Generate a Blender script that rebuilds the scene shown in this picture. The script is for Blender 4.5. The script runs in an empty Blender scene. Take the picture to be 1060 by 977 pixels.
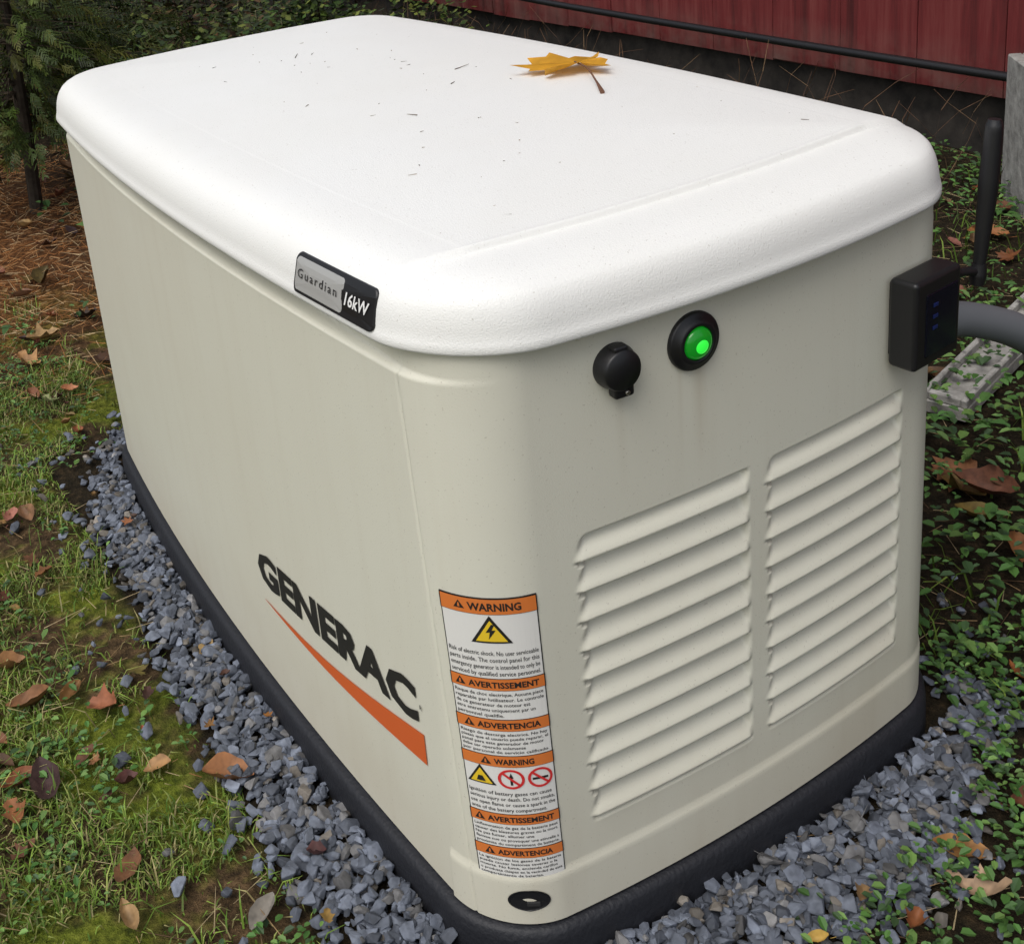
import bpy, bmesh, math, random
import numpy as np
from mathutils import Vector, Matrix, Euler, noise
random.seed(7); rng=np.random.default_rng(7)
scene=bpy.context.scene
W=.616; L=1.22
ZR=.6567
# ---------------------------------------------------------------- materials
def mat(name,base=(.5,.5,.5),rough=.5,metal=0,spec=.5,emit=None,es=0):
    m=bpy.data.materials.new(name);m.use_nodes=True
    b=m.node_tree.nodes['Principled BSDF']
    b.inputs['Base Color'].default_value=(*base,1);b.inputs['Roughness'].default_value=rough
    b.inputs['Metallic'].default_value=metal;b.inputs['Specular IOR Level'].default_value=spec
    if emit: b.inputs['Emission Color'].default_value=(*emit,1);b.inputs['Emission Strength'].default_value=es
    return m
def nd(m,t,**k):
    n=m.node_tree.nodes.new(t)
    for a,v in k.items():
        if a in n.inputs: n.inputs[a].default_value=v
        else: setattr(n,a,v)
    return n
def lk(m,a,b): m.node_tree.links.new(a,b)
def noise_n(m,scale,detail=4,rough=.55,vec=None):
    n=nd(m,'ShaderNodeTexNoise');n.inputs['Scale'].default_value=scale;n.inputs['Detail'].default_value=detail;n.inputs['Roughness'].default_value=rough
    if vec is None:
        tc=nd(m,'ShaderNodeTexCoord');vec=tc.outputs['Object']
    lk(m,vec,n.inputs['Vector']);return n
def ramp(m,fac,stops):
    r=nd(m,'ShaderNodeValToRGB');e=r.color_ramp.elements
    while len(e)<len(stops): e.new(.5)
    for i,(p,c) in enumerate(stops):
        e[i].position=p;e[i].color=(*c,1) if len(c)==3 else c
    lk(m,fac,r.inputs['Fac']);return r
def mix(m,fac,a,b,mode='MIX'):
    n=nd(m,'ShaderNodeMix');n.data_type='RGBA';n.blend_type=mode
    for s,v in ((n.inputs[0],fac),(n.inputs[6],a),(n.inputs[7],b)):
        if hasattr(v,'links') or isinstance(v,bpy.types.NodeSocket): lk(m,v,s)
        else: s.default_value=v if not isinstance(v,tuple) else (*v,1)
    return n
def mth(m,op,a,b=None,clamp=False):
    n=nd(m,'ShaderNodeMath');n.operation=op;n.use_clamp=clamp
    for i,v in enumerate((a,b)):
        if v is None: continue
        if isinstance(v,bpy.types.NodeSocket): lk(m,v,n.inputs[i])
        else: n.inputs[i].default_value=v
    return n.outputs[0]
def bump(m,h,strength,dist):
    n=nd(m,'ShaderNodeBump');n.inputs['Strength'].default_value=strength;n.inputs['Distance'].default_value=dist
    lk(m,h,n.inputs['Height']);lk(m,n.outputs[0],m.node_tree.nodes['Principled BSDF'].inputs['Normal']);return n
def P(m): return m.node_tree.nodes['Principled BSDF']

def painted(name,base,rough,dirtcol,dirt=.35,bs=.12,streak=True):
    m=mat(name,base,rough)
    tc=nd(m,'ShaderNodeTexCoord')
    n1=noise_n(m,3.5,3,.6,tc.outputs['Object'])
    r1=ramp(m,n1.outputs[0],[(.35,(0,0,0)),(.75,(1,1,1))])
    fac=mth(m,'MULTIPLY',r1.outputs[0],dirt*.45)
    if streak:
        mp=nd(m,'ShaderNodeMapping');mp.inputs['Scale'].default_value=(38,38,2.2);lk(m,tc.outputs['Object'],mp.inputs[0])
        n2=noise_n(m,1,3,.6,mp.outputs[0])
        r2=ramp(m,n2.outputs[0],[(.5,(0,0,0)),(.8,(1,1,1))])
        fac=mth(m,'ADD',fac,mth(m,'MULTIPLY',r2.outputs[0],dirt*.3))
        sp=nd(m,'ShaderNodeSeparateXYZ');lk(m,tc.outputs['Object'],sp.inputs[0])
        tot=None
        for cx,wd,am in ((.243,.010,.38),(.158,.007,.16),(.222,.004,.14)):
            d=mth(m,'DIVIDE',mth(m,'ABSOLUTE',mth(m,'SUBTRACT',sp.outputs[0],cx)),wd)
            g=mth(m,'SUBTRACT',1.0,d,True)
            zf=mth(m,'DIVIDE',mth(m,'SUBTRACT',sp.outputs[2],.475),.12,True)
            zt_=mth(m,'LESS_THAN',sp.outputs[2],.60);yf=mth(m,'LESS_THAN',sp.outputs[1],.05)
            q=mth(m,'MULTIPLY',mth(m,'MULTIPLY',mth(m,'MULTIPLY',g,zf),mth(m,'MULTIPLY',zt_,yf)),am)
            tot=q if tot is None else mth(m,'ADD',tot,q)
        low=mth(m,'DIVIDE',mth(m,'SUBTRACT',.20,sp.outputs[2]),.15,True)
        low=mth(m,'MULTIPLY',mth(m,'MULTIPLY',low,n1.outputs[0]),.45)
        fac=mth(m,'ADD',mth(m,'ADD',fac,tot),low,True)
    mx=mix(m,fac,base,dirtcol)
    n3=noise_n(m,420,1,.5,tc.outputs['Object']);r3=ramp(m,n3.outputs[0],[(.70,(0,0,0)),(.76,(1,1,1))])
    mx2=mix(m,mth(m,'MULTIPLY',r3.outputs[0],.30),mx.outputs[2],(.25,.21,.14))
    lk(m,mx2.outputs[2],P(m).inputs['Base Color'])
    n4=noise_n(m,650,1,.5,tc.outputs['Object']);bump(m,n4.outputs[0],bs,.002)
    nr=nd(m,'ShaderNodeMapRange');nr.inputs['To Min'].default_value=rough-.07;nr.inputs['To Max'].default_value=rough+.12
    lk(m,n1.outputs[0],nr.inputs['Value']);lk(m,nr.outputs[0],P(m).inputs['Roughness'])
    return m
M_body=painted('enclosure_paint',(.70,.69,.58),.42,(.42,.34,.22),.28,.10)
M_lid=painted('lid_paint_skylit',(.84,.84,.805),.47,(.64,.61,.51),.32,.22,False)  # base lighter than the body's: sky light on the lid put into the colour
M_pad=mat('pad_composite',(.010,.011,.015),.6);nn=noise_n(M_pad,180,2);bump(M_pad,nn.outputs[0],.4,.003)
M_blk=mat('black_plastic',(.009,.009,.010),.42)
M_ink=mat('black_ink',(.018,.017,.017),.5)
M_grey=mat('badge_silver',(.42,.42,.40),.4,.2)
M_wht=mat('label_white',(.76,.75,.71),.45)
M_ora=mat('label_orange',(.68,.19,.04),.45)
M_swo=mat('logo_orange',(.64,.12,.025),.5)
M_yel=mat('label_yellow',(.80,.55,.03),.45)
M_red=mat('label_red',(.65,.03,.03),.45)
M_txtw=mat('white_ink',(.8,.8,.78),.5)
M_grn=mat('green_lens',(.01,.14,.015),.15,emit=(.004,.4,.015),es=.30)
M_grn2=mat('green_glow',(.02,.5,.03),.25,emit=(.04,1,.07),es=.70)
M_con=mat('conduit_pvc',(.125,.135,.145),.5)
M_screen=mat('module_screen',(.004,.005,.012),.12)
M_blue=mat('module_blue',(.01,.02,.10),.3)
M_metal=mat('zinc_screw',(.5,.48,.42),.35,1)

def link(ob,parent=None):
    bpy.context.collection.objects.link(ob)
    if parent: ob.parent=parent
    return ob
def mesh_ob(name,verts,faces,mats,parent=None,smooth=True,midx=None,cols=None):
    me=bpy.data.meshes.new(name);me.from_pydata([tuple(v) for v in verts] if not isinstance(verts,list) else verts,[],faces)
    for m in (mats if isinstance(mats,(list,tuple)) else [mats]): me.materials.append(m)
    if smooth: me.polygons.foreach_set('use_smooth',[True]*len(me.polygons))
    if cols is not None:
        a=me.color_attributes.new('Col','FLOAT_COLOR','POINT');a.data.foreach_set('color',np.asarray(cols,dtype=np.float32).ravel())
    me.update();ob=bpy.data.objects.new(name,me);return link(ob,parent)
def empty(name,loc=(0,0,0)):
    e=bpy.data.objects.new(name,None);e.location=loc;return link(e)
def ss(x):
    x=np.clip(x,0,1);return x*x*(3-2*x)

# ---------------------------------------------------------------- generator surfaces
def bows(kind,z):
    if kind=='lid': return .0294,.0294
    if kind=='pad': return .0317,.0232
    return .0317-.027*ss((z-.6245)/.006),.0232
def warp(x,y,bx,by):
    u=(x-W/2)/(W/2);v=(y-L/2)/(L/2)
    uu=np.clip(1-u*u,0,1);vv=np.clip(1-v*v,0,1)
    return x+bx*u*vv,y+by*v*uu
def samples(nf=60,ns=30,na=14):
    S=[]
    def side(k,ts): S.extend([('s',k,t) for t in ts])
    def arc(k,n): S.extend([('a',k,t) for t in np.linspace(0,1,n+1)])
    base=list(np.linspace(0,1,ns+1)[1:-1])
    left=sorted(base+[.93,.95,.965,.975,.982,.988,.9915,.9935,.9955,.9975])
    arc(0,14);side(0,left);arc(1,na);side(1,list(np.linspace(0,1,nf+1)[1:-1]));arc(2,14)
    side(2,sorted([1-t for t in left]));arc(3,14);side(3,list(np.linspace(0,1,20)[1:-1]))
    return S
def ringpts(S,o,R):
    x0,x1,y0,y1=-o,W+o,-o,L+o
    C=[(x0+R,y1-R),(x0+R,y0+R),(x1-R,y0+R),(x1-R,y1-R)]
    A=[math.pi/2,math.pi,1.5*math.pi,0]
    E=[((x0,y1-R),(x0,y0+R)),((x0+R,y0),(x1-R,y0)),((x1,y0+R),(x1,y1-R)),((x1-R,y1),(x0+R,y1))]
    out=np.zeros((len(S),2));N=np.zeros((len(S),2))
    NN=[(-1,0),(0,-1),(1,0),(0,1)]
    for i,(k,j,t) in enumerate(S):
        if k=='a':
            a=A[j]+t*math.pi/2;out[i]=(C[j][0]+R*math.cos(a),C[j][1]+R*math.sin(a));N[i]=(math.cos(a),math.sin(a))
        else:
            a,b=E[j];out[i]=(a[0]+(b[0]-a[0])*t,a[1]+(b[1]-a[1])*t);N[i]=NN[j]
    return out,N
def loft(rings,cap=False):
    n=len(rings[0]);V=[tuple(v) for r in rings for v in r];F=[]
    for i in range(len(rings)-1):
        for j in range(n):
            k=(j+1)%n;F.append((i*n+j,i*n+k,(i+1)*n+k,(i+1)*n+j))
    if cap: F.append(tuple(range((len(rings)-1)*n,len(rings)*n)))
    return V,F
gen=empty('standby_generator')
RB=.07
S=samples(nf=230,ns=30,na=90)
pts,N=ringpts(S,0,RB)
front=np.array([1.0 if (k=='s' and j==1) else 0 for k,j,t in S])
frontish=np.array([1.0 if ((k=='s' and j==1) or (k=='a' and j in(1,2))) else 0 for k,j,t in S])
zs=sorted(set([round(v,5) for v in list(np.linspace(.05,.14,24))+list(np.linspace(.142,.464,190))+list(np.linspace(.468,.60,14))+list(np.linspace(.605,.645,28))+[.66,.68]]))
blocks=[(.1012,.302),(.3176,.5248)];LZ0,LZ1=.1463,.4599;NL=10;pitch=(LZ1-LZ0)/NL
def louver(x,z):
    if z<=LZ0 or z>=LZ1: return np.zeros_like(x)
    t=((LZ1-z)/pitch)%1.0
    H=.0122;base=-.0092
    if t<.76: p=base+H*(ss(t/.76)*.65+.35*t/.76)
    elif t<.90: p=base+H*(1-ss((t-.76)/.14))
    else: p=base
    edge=min(1,(LZ1-z)/.004,(z-LZ0)/.004)
    d=np.zeros_like(x)
    for a,b in blocks:
        sh=.011*(1-t)**2 if t<.86 else .004
        m=ss((x-a-sh)/.009)*ss((b-x-.002)/.007)
        d=d+m*p*edge
    return d
rings=[]
for z in zs:
    d=louver(pts[:,0],z)*front
    d=d+.0025*ss((.108-z)/.005)*frontish
    yc=.046+.026*(z-.1)/.55
    seam=np.exp(-((pts[:,1]-yc)/.0011)**2)*(pts[:,0]<.05)
    d=d-.0016*seam
    q=pts+N*d[:,None]
    bx,by=bows('body',z)
    X,Y=warp(q[:,0],q[:,1],bx,by)
    rings.append(np.c_[X,Y,np.full(len(X),z)])
V,F=loft(rings);F.append(tuple(range((len(rings)-1)*len(S),len(rings)*len(S))))
mesh_ob('enclosure_body',V,F,M_body,gen)
S2=samples(40,30,14)
rings=[]
for o,z in ((.013,-.06),(.013,0),(.012,.03),(.0105,.040),(.0075,.0445),(.004,.046),(-.02,.0465)):
    q,_=ringpts(S2,o,RB+o);X,Y=warp(q[:,0],q[:,1],*bows('pad',z));rings.append(np.c_[X,Y,np.full(len(X),z)])
V,F=loft(rings,True);mesh_ob('base_pad',V,F,M_pad,gen)
rings=[]
for o,z in ((-.004,.044),(-.004,.052)):
    q,_=ringpts(S2,o,RB+o);X,Y=warp(q[:,0],q[:,1],*bows('pad',z));rings.append(np.c_[X,Y,np.full(len(X),z)])
V,F=loft(rings);mesh_ob('base_gasket',V,F,M_blk,gen)
prof=[(.006,.6535),(-.0095,.6538),(-.0113,.6548),(-.0122,.657),(-.0120,.661),(-.0110,.6645),(-.0100,.667),(-.0090,.674),(-.0072,.683),(-.0045,.691),(-.0005,.6985),(.0050,.7050),(.012,.7098),(.020,.7133),(.029,.7156),(.038,.7171),(.050,.7184),(.058,.7190),(.063,.7193),(.067,.7195),(.0690,.7196),(.0705,.7197),(.0712,.7198),(.0719,.7199),(.0726,.72),(.0733,.72),(.0740,.72005),(.0747,.7201),(.0756,.72015),(.077,.7202),(.079,.7203),(.083,.7206),(.09,.721),(.105,.722),(.13,.7235),(.16,.725),(.20,.7262),(.24,.727),(.28,.7272)]
S3=samples(60,44,14)
rings=[]
for d,z in prof:
    R=max(.085-d*1.0,.014)
    q,_=ringpts(S3,-d,R)
    zz=np.full(len(q),z)
    st=ss((.0755-q[:,1])/.0035)
    gr_=np.exp(-((q[:,1]-.0765)/.0014)**2)*ss((d-.03)/.02)
    if z>.70: zz=zz-.0052*st*ss((z-.70)/.012)+.0007*gr_
    X,Y=warp(q[:,0],q[:,1],*bows('lid',z));rings.append(np.c_[X,Y,zz])
V,F=loft(rings,True);mesh_ob('lid',V,F,M_lid,gen)
pz=np.array([p[1] for p in prof[3:16]]);po=np.array([-p[0] for p in prof[3:16]])
def surf(kind,s,z,off):
    if kind=='label':
        kk=(zt-z)/H;s=s1-(s1-s)*(1-.04*kk)+.0075*kk
    if kind=='lid': R=.085;o=float(np.interp(z,pz,po))+off
    else: R=RB;o=off
    if s<0: x,y=-o,R-s
    elif s<math.pi*R/2:
        a=math.pi+s/R;x,y=R+(R+o)*math.cos(a),R+(R+o)*math.sin(a)
    else: x,y=R+s-math.pi*R/2,-o
    bx,by=bows(kind,z);X,Y=warp(x,y,bx,by);return (float(X),float(Y),z)
def sF(x): return x-RB+math.pi*RB/2
def sS(y): return RB-y
def decal(name,poly_grid,mat_,kind,off,parent=gen):
    V=[surf(kind,s,z,off) for s,z in poly_grid[0]];return mesh_ob(name,V,poly_grid[1],mat_,parent,False)
def rectgrid(s0,s1,z0,z1,n=16):
    g=[];f=[]
    for i in range(n+1):
        s=s0+(s1-s0)*i/n;g+=[(s,z0),(s,z1)]
    for i in range(n): f.append((2*i,2*i+2,2*i+3,2*i+1))
    return g,f
def textmesh(body,size,offset=0,spacing=1.0):
    c=bpy.data.curves.new('tmp','FONT');c.body=body;c.size=size;c.offset=offset;c.resolution_u=2;c.space_character=spacing
    o=bpy.data.objects.new('tmp',c);bpy.context.collection.objects.link(o)
    dg=bpy.context.evaluated_depsgraph_get();dg.update()
    me=bpy.data.meshes.new_from_object(o.evaluated_get(dg))
    v=[tuple(x.co[:2]) for x in me.vertices];f=[tuple(p.vertices) for p in me.polygons]
    bpy.data.objects.remove(o);bpy.data.curves.remove(c);bpy.data.meshes.remove(me);return v,f
def text_on(name,body,mat_,kind,s0,z0,size,width=None,height=None,off=.0016,offset=0,spacing=1,slope=0,center=False,collect=None,shear=0):
    v,f=textmesh(body,size,offset,spacing)
    if not v: return
    xs=[a[0] for a in v];ys=[a[1] for a in v];w=max(xs)-min(xs);h=max(ys)-min(ys)
    sx=width/w if width else 1;sy=height/h if height else 1
    x0=min(xs);y0=min(ys) if height else 0
    cx=-w*sx/2 if center else 0
    VV=[]
    for a,b in v:
        ss_=s0+cx+(a-x0)*sx+(b-y0)*sy*shear;zz=z0+(b-y0)*sy+slope*(ss_-s0);VV.append(surf(kind,ss_,zz,off))
    if collect is not None:
        n=len(collect[0]);collect[0].extend(VV);collect[1].extend([tuple(i+n for i in q) for q in f]);return
    return mesh_ob(name,VV,f,mat_,gen,False)
text_on('logo_lettering','GENERAC',M_ink,'body',sS(.452),.2035,.06,width=.352,height=.0485,off=.0012,offset=.0026,slope=.093)
text_on('logo_registered','R',M_ink,'body',sS(.096),.258,.008,off=.0012,slope=0)
g=[];f=[];n=14
for i in range(n+1):
    t=i/n;y=.446+(.094-.446)*t
    top=.180+.049*t-.012*math.sin(math.pi*t)*(1-.3*t);bot=top-.036*t**1.15-.0008
    g+=[(sS(y),top),(sS(y),bot)]
for i in range(n): f.append((2*i,2*i+1,2*i+3,2*i+2))
decal('logo_swoosh',(g,f),M_swo,'body',.0012)
def lidS(y): return .085-y
def rrect(s0,s1,z0,z1,r,n=6):
    pts=[]
    for cx,cz,a0 in ((s1-r,z1-r,0),(s0+r,z1-r,90),(s0+r,z0+r,180),(s1-r,z0+r,270)):
        for k in range(n+1):
            a=math.radians(a0+90*k/n);pts.append((cx+r*math.cos(a),cz+r*math.sin(a)))
    return pts
def plate(name,s0,s1,z0,z1,r,m,kind,off,thick=.0012):
    o=rrect(s0,s1,z0,z1,r);c=((s0+s1)/2,(z0+z1)/2);K=[1,.985,.66,.33]
    V=[];F=[];n=len(o)
    V+=[surf(kind,s,z,off-thick) for s,z in o]
    for j,k in enumerate(K): V+=[surf(kind,c[0]+(s-c[0])*k,c[1]+(z-c[1])*k,off if j else off-thick*.3) for s,z in o]
    for i in range(len(K)):
        for j in range(n):
            q=(j+1)%n;F.append((i*n+j,i*n+q,(i+1)*n+q,(i+1)*n+j))
    F.append(tuple(range(len(K)*n,(len(K)+1)*n)))
    return mesh_ob(name,V,F,m,gen,False)
plate('badge_frame',lidS(.216),lidS(.080),.6625,.6985,.006,M_blk,'lid',.0022,.003)
plate('badge_silver',lidS(.2125),lidS(.129),.6655,.6955,.004,M_grey,'lid',.0027,.0005)
text_on('badge_name','Guardian',M_ink,'lid',lidS(.2065),.6780,.014,width=.069,height=.0085,off=.0033,spacing=1.3)
text_on('badge_rating','16kW',M_txtw,'lid',lidS(.1245),.6750,.02,width=.037,height=.0120,off=.0031,offset=.0004,shear=.15)
# warning label
s0,s1=.0230,.1035;zt,zb=.4205,.1016;H=zt-zb
decal('label_border',rectgrid(s0,s1,zb,zt,20),M_ink,'label',.0008)
decal('label_face',rectgrid(s0+.0012,s1-.0012,zb+.0012,zt-.0012,20),M_wht,'label',.0011)
T=([],[]);O=([],[]);Bk=([],[]);Yl=([],[]);Rd=([],[]);Lw=([],[])
def addpoly(col,poly,off):
    bm=bmesh.new();vs=[bm.verts.new((a,b,0)) for a,b in poly];bm.faces.new(vs)
    lo=min(a for a,b in poly);hi=max(a for a,b in poly);c=lo+.002
    while c<hi:
        bmesh.ops.bisect_plane(bm,geom=bm.verts[:]+bm.edges[:]+bm.faces[:],plane_co=(c,0,0),plane_no=(1,0,0));c+=.002
    bm.verts.index_update();n=len(col[0]);col[0].extend([surf('label',v.co.x,v.co.y,off) for v in bm.verts]);col[1].extend([tuple(n+v.index for v in fc.verts) for fc in bm.faces]);bm.free()
def addgrid(col,gr,off):
    n=len(col[0]);col[0].extend([surf('label',s,z,off) for s,z in gr[0]]);col[1].extend([tuple(i+n for i in q) for q in gr[1]])
def fr(a): return zt-H*a
sm=(s0+s1)/2
def bar(a,b,txt):
    addgrid(Bk,rectgrid(s0,s1,fr(b)-.0006,fr(a)+.0006,20),.0013)
    addgrid(O,rectgrid(s0+.0012,s1-.0012,fr(b),fr(a),20),.0016)
    h=(fr(a)-fr(b))*.54;w=min(.058,.0062*len(txt)*h/.0085)
    text_on('',txt,None,'label',sm+.005,fr(b)+(fr(a)-fr(b))*.22,.01,width=w,height=h,off=.0019,offset=.0003,center=True,collect=T)
    zc=(fr(a)+fr(b))/2;x=sm+.005-w/2-.007
    addpoly(Bk,[(x-.0045,zc-.0035),(x+.0045,zc-.0035),(x,zc+.0045)],.0019);addpoly(O,[(x-.001,zc-.0022),(x+.001,zc-.0022),(x+.0005,zc+.002),(x-.0005,zc+.002)],.0021)
def para(a,b,lines):
    n=len(lines);hh=(fr(a)-fr(b))/n
    for i,t in enumerate(lines):
        text_on('',t,None,'label',s0+.003,fr(a)-hh*(i+.78),hh*.9,width=min(.074,len(t)*.00205),off=.0015,collect=Lw,offset=.00004)
bar(0.004,.052,'WARNING')
para(.170,.262,['Risk of electric shock. No user serviceable','parts inside. The control panel for this','emergency generator is intended to only be','serviced by qualified service personnel.'])
bar(.268,.306,'AVERTISSEMENT')
para(.312,.402,['Risque de choc electrique. Aucune piece','reparable par lutilisateur. Le controle','de ce generateur de moteur est','etre entretenu uniquement par un','personnel qualifie.'])
bar(.408,.446,'ADVERTENCIA')
para(.452,.530,['Riesgo de descarga electrica. No hay','piezas que el usuario puede reparar, el','panel para este generador de motor','debe ser operado solamente','por personal de servicio calificado.'])
bar(.536,.574,'WARNING')
para(.662,.742,['Ignition of battery gases can cause','serious injury or death. Do not smoke,','use open flame or cause a spark in the','area of the battery compartment.'])
bar(.748,.784,'AVERTISSEMENT')
para(.790,.868,['Linflammation de gaz de la batterie peut','causer des blessures graves ou la mort.','Ne pas fumer, allumer une','flamme nue ou provoquer une etincelle a','proximite du compartiment de batterie.'])
bar(.873,.908,'ADVERTENCIA')
para(.913,.985,['La ignicion de los gases de la bateria','puede causar lesiones severas o la','muerte. No fume, encienda cerillos','o produzca chispas en la vecindad de este','compartimiento de baterias.'])
def tri(cs,cz,r):
    p=[(cs-r,cz-r*.75),(cs+r,cz-r*.75),(cs,cz+r)];addpoly(Bk,p,.0015)
    k=.76;addpoly(Yl,[(cs+(a-cs)*k,cz-.06*r+(b-cz)*k) for a,b in p],.0018)
zc=fr(.108);tri(sm,zc,.0165)
addpoly(Bk,[(sm+.001,zc+.008),(sm-.0040,zc-.001),(sm-.0008,zc-.0005),(sm-.0022,zc-.0080),(sm+.0040,zc+.0018),(sm+.0008,zc+.0016),(sm+.0032,zc+.0072)],.0021)
zc=fr(.617);tri(s0+.0155,zc+.001,.0125)
addpoly(Bk,[(s0+.0115,zc-.005),(s0+.0195,zc-.005),(s0+.017,zc+.001),(s0+.0135,zc+.001)],.0021)
for k,cx in enumerate((s0+.041,s0+.066)):
    n=24;r1,r2=.0112,.0088
    a_=[2*math.pi*i/n for i in range(n)];m0=len(Rd[0])
    Rd[0].extend([surf('label',cx+r1*math.cos(a),zc+r1*math.sin(a),.0018) for a in a_]+[surf('label',cx+r2*math.cos(a),zc+r2*math.sin(a),.0018) for a in a_])
    for i in range(n):
        j=(i+1)%n;Rd[1].append((m0+i,m0+j,m0+n+j,m0+n+i))
    addpoly(Rd,[(cx-.0072,zc+.0056),(cx-.0056,zc+.0072),(cx+.0072,zc-.0056),(cx+.0056,zc-.0072)],.0021)
    if k==0:
        addpoly(Bk,[(cx-.001,zc-.007),(cx+.001,zc-.007),(cx+.001,zc+.001),(cx-.001,zc+.001)],.0015);addpoly(Bk,[(cx-.002,zc+.001),(cx+.002,zc+.001),(cx,zc+.007)],.0015)
    else: addpoly(Bk,[(cx-.007,zc-.002),(cx+.007,zc-.002),(cx+.007,zc+.0005),(cx-.007,zc+.0005)],.0015)
for nm,c,m in (('label_titles',T,M_ink),('label_orange_bars',O,M_ora),('label_black_parts',Bk,M_ink),('label_yellow_signs',Yl,M_yel),('label_prohibition_signs',Rd,M_red),('label_small_print',Lw,M_ink)):
    mesh_ob(nm,c[0],c[1],m,gen,False)
def frame_at(s,z,kind='body'):
    p=Vector(surf(kind,s,z,0));a=Vector(surf(kind,s+.004,z,0))-Vector(surf(kind,s-.004,z,0));a.normalize()
    up=Vector((0,0,1));n=a.cross(up).normalized()
    return Matrix.Translation(p)@Matrix(((a.x,up.x,n.x,0),(a.y,up.y,n.y,0),(a.z,up.z,n.z,0),(0,0,0,1)))
def turned(name,mtx,profile,m,n=40,parent=gen):
    V=[];F=[]
    for r,h in profile:
        for i in range(n):
            a=2*math.pi*i/n;V.append(mtx@Vector((r*math.cos(a),r*math.sin(a),h)))
    for k in range(len(profile)-1):
        for i in range(n):
            j=(i+1)%n;F.append((k*n+i,k*n+j,(k+1)*n+j,(k+1)*n+i))
    F.append(tuple(range((len(profile)-1)*n,len(profile)*n)))
    ob=mesh_ob(name,V,F,m,parent,True)
    for p in ob.data.polygons:
        if len(p.vertices)>4: p.use_smooth=False
    return ob
ml=frame_at(sF(.2365),.6105)
turned('indicator_bezel',ml,[(.0275,-.002),(.0275,.003),(.0262,.0048),(.0215,.0055),(.0205,.0085),(.0165,.0095),(.0155,.0080),(.0152,.004)],M_blk)
turned('indicator_lens',ml,[(.0152,.003),(.0148,.0085),(.0128,.011),(.009,.0128),(.005,.0137),(.001,.014)],M_grn)
turned('indicator_glow',ml@Matrix.Translation((0,-.001,.0124)),[(.0075,-.001),(.0068,.0009),(.004,.0022),(.001,.0026)],M_grn2,24)
mo=frame_at(sF(.153),.613)
turned('outlet_cap',mo,[(.0205,-.002),(.0205,.004),(.0195,.0065),(.0185,.014),(.017,.016),(.001,.0165)],M_blk)
def box(name,mtx,dx,dy,dz,bev,m,parent=gen,seg=3):
    bm=bmesh.new();bmesh.ops.create_cube(bm,size=1);bmesh.ops.scale(bm,vec=(dx,dy,dz),verts=bm.verts)
    bmesh.ops.bevel(bm,geom=bm.edges[:],offset=bev,segments=seg,affect='EDGES',profile=.5)
    bm.transform(mtx);me=bpy.data.meshes.new(name);bm.to_mesh(me);bm.free();me.materials.append(m)
    ob=bpy.data.objects.new(name,me);me.polygons.foreach_set('use_smooth',[True]*len(me.polygons))
    mod=ob.modifiers.new('wn','WEIGHTED_NORMAL')
    return link(ob,parent)
box('outlet_hinge',mo@Matrix.Translation((.003,-.0215,.006)),.020,.012,.012,.003,M_blk)
box('outlet_latch',mo@Matrix.Translation((.0,.019,.009)),.014,.006,.010,.002,M_blk)
turned('outlet_screw',mo@Matrix.Translation((.005,-.0225,.0125)),[(.0022,-.001),(.0022,.0006),(.0015,.001)],M_metal,12)
mh=frame_at(.0755,.080)
lh=turned('lifting_hole_dark_disc',mh,[(.0205,.0035),(.0180,.0042),(.0180,.0038)],M_blk,32)  # flat black disc painted in for the shaded inside of the hole
for v in lh.data.vertices:
    q=mh.inverted()@v.co;q.y*=.62;q.z-=.10*abs(q.x);v.co=mh@q
M_dg=mat('lug_dark',(.03,.03,.03),.7,spec=.2)
box('lifting_lug',mh@Matrix.Translation((.004,-.004,.0030)),.013,.005,.002,.0007,M_dg)
mw=Matrix.Translation((.528,-.030,.5475))@Matrix.Rotation(math.radians(6),4,'Z')
box('monitor_module',mw,.076,.030,.094,.005,M_blk)
box('monitor_mount',mw@Matrix.Translation((0,.02,0)),.06,.02,.08,.003,M_blk)
box('monitor_face',mw@Matrix.Translation((.004,-.0153,-.002)),.052,.0016,.066,.0006,M_screen,seg=1)
for i in range(3):
    box('monitor_led_%d'%(i+1),mw@Matrix.Translation((-.008,-.0165,.018-.012*i)),.008,.0008,.004,.0003,M_blue,seg=1)
def tube(name,pts,r,m,parent=None,res=8):
    c=bpy.data.curves.new(name,'CURVE');c.dimensions='3D';c.bevel_depth=1;c.bevel_resolution=4;c.use_fill_caps=True;c.resolution_u=res
    sp=c.splines.new('BEZIER');sp.bezier_points.add(len(pts)-1)
    for i,p in enumerate(pts):
        b=sp.bezier_points[i];b.co=p;b.handle_left_type=b.handle_right_type='AUTO';b.radius=r[i] if isinstance(r,(list,tuple)) else r
    o=bpy.data.objects.new('tmp',c);bpy.context.collection.objects.link(o)
    dg=bpy.context.evaluated_depsgraph_get();dg.update();me=bpy.data.meshes.new_from_object(o.evaluated_get(dg));bpy.data.objects.remove(o)
    me.name=name;me.materials.clear();me.materials.append(m);me.polygons.foreach_set('use_smooth',[True]*len(me.polygons))
    return link(bpy.data.objects.new(name,me),parent)
tube('antenna_connector',[(.556,-.030,.580),(.582,-.031,.577),(.604,-.031,.572)],[.0060,.0045,.0055],M_blk,gen)
tube('antenna_knuckle',[(.603,-.032,.558),(.604,-.032,.568),(.605,-.032,.580)],[.0070,.0082,.0070],M_blk,gen)
tube('antenna_rod',[(.605,-.032,.575),(.6085,-.032,.61),(.613,-.032,.66),(.6175,-.032,.720),(.618,-.032,.727)],[.0058,.0074,.0094,.0084,.0062],M_blk,gen)
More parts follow.
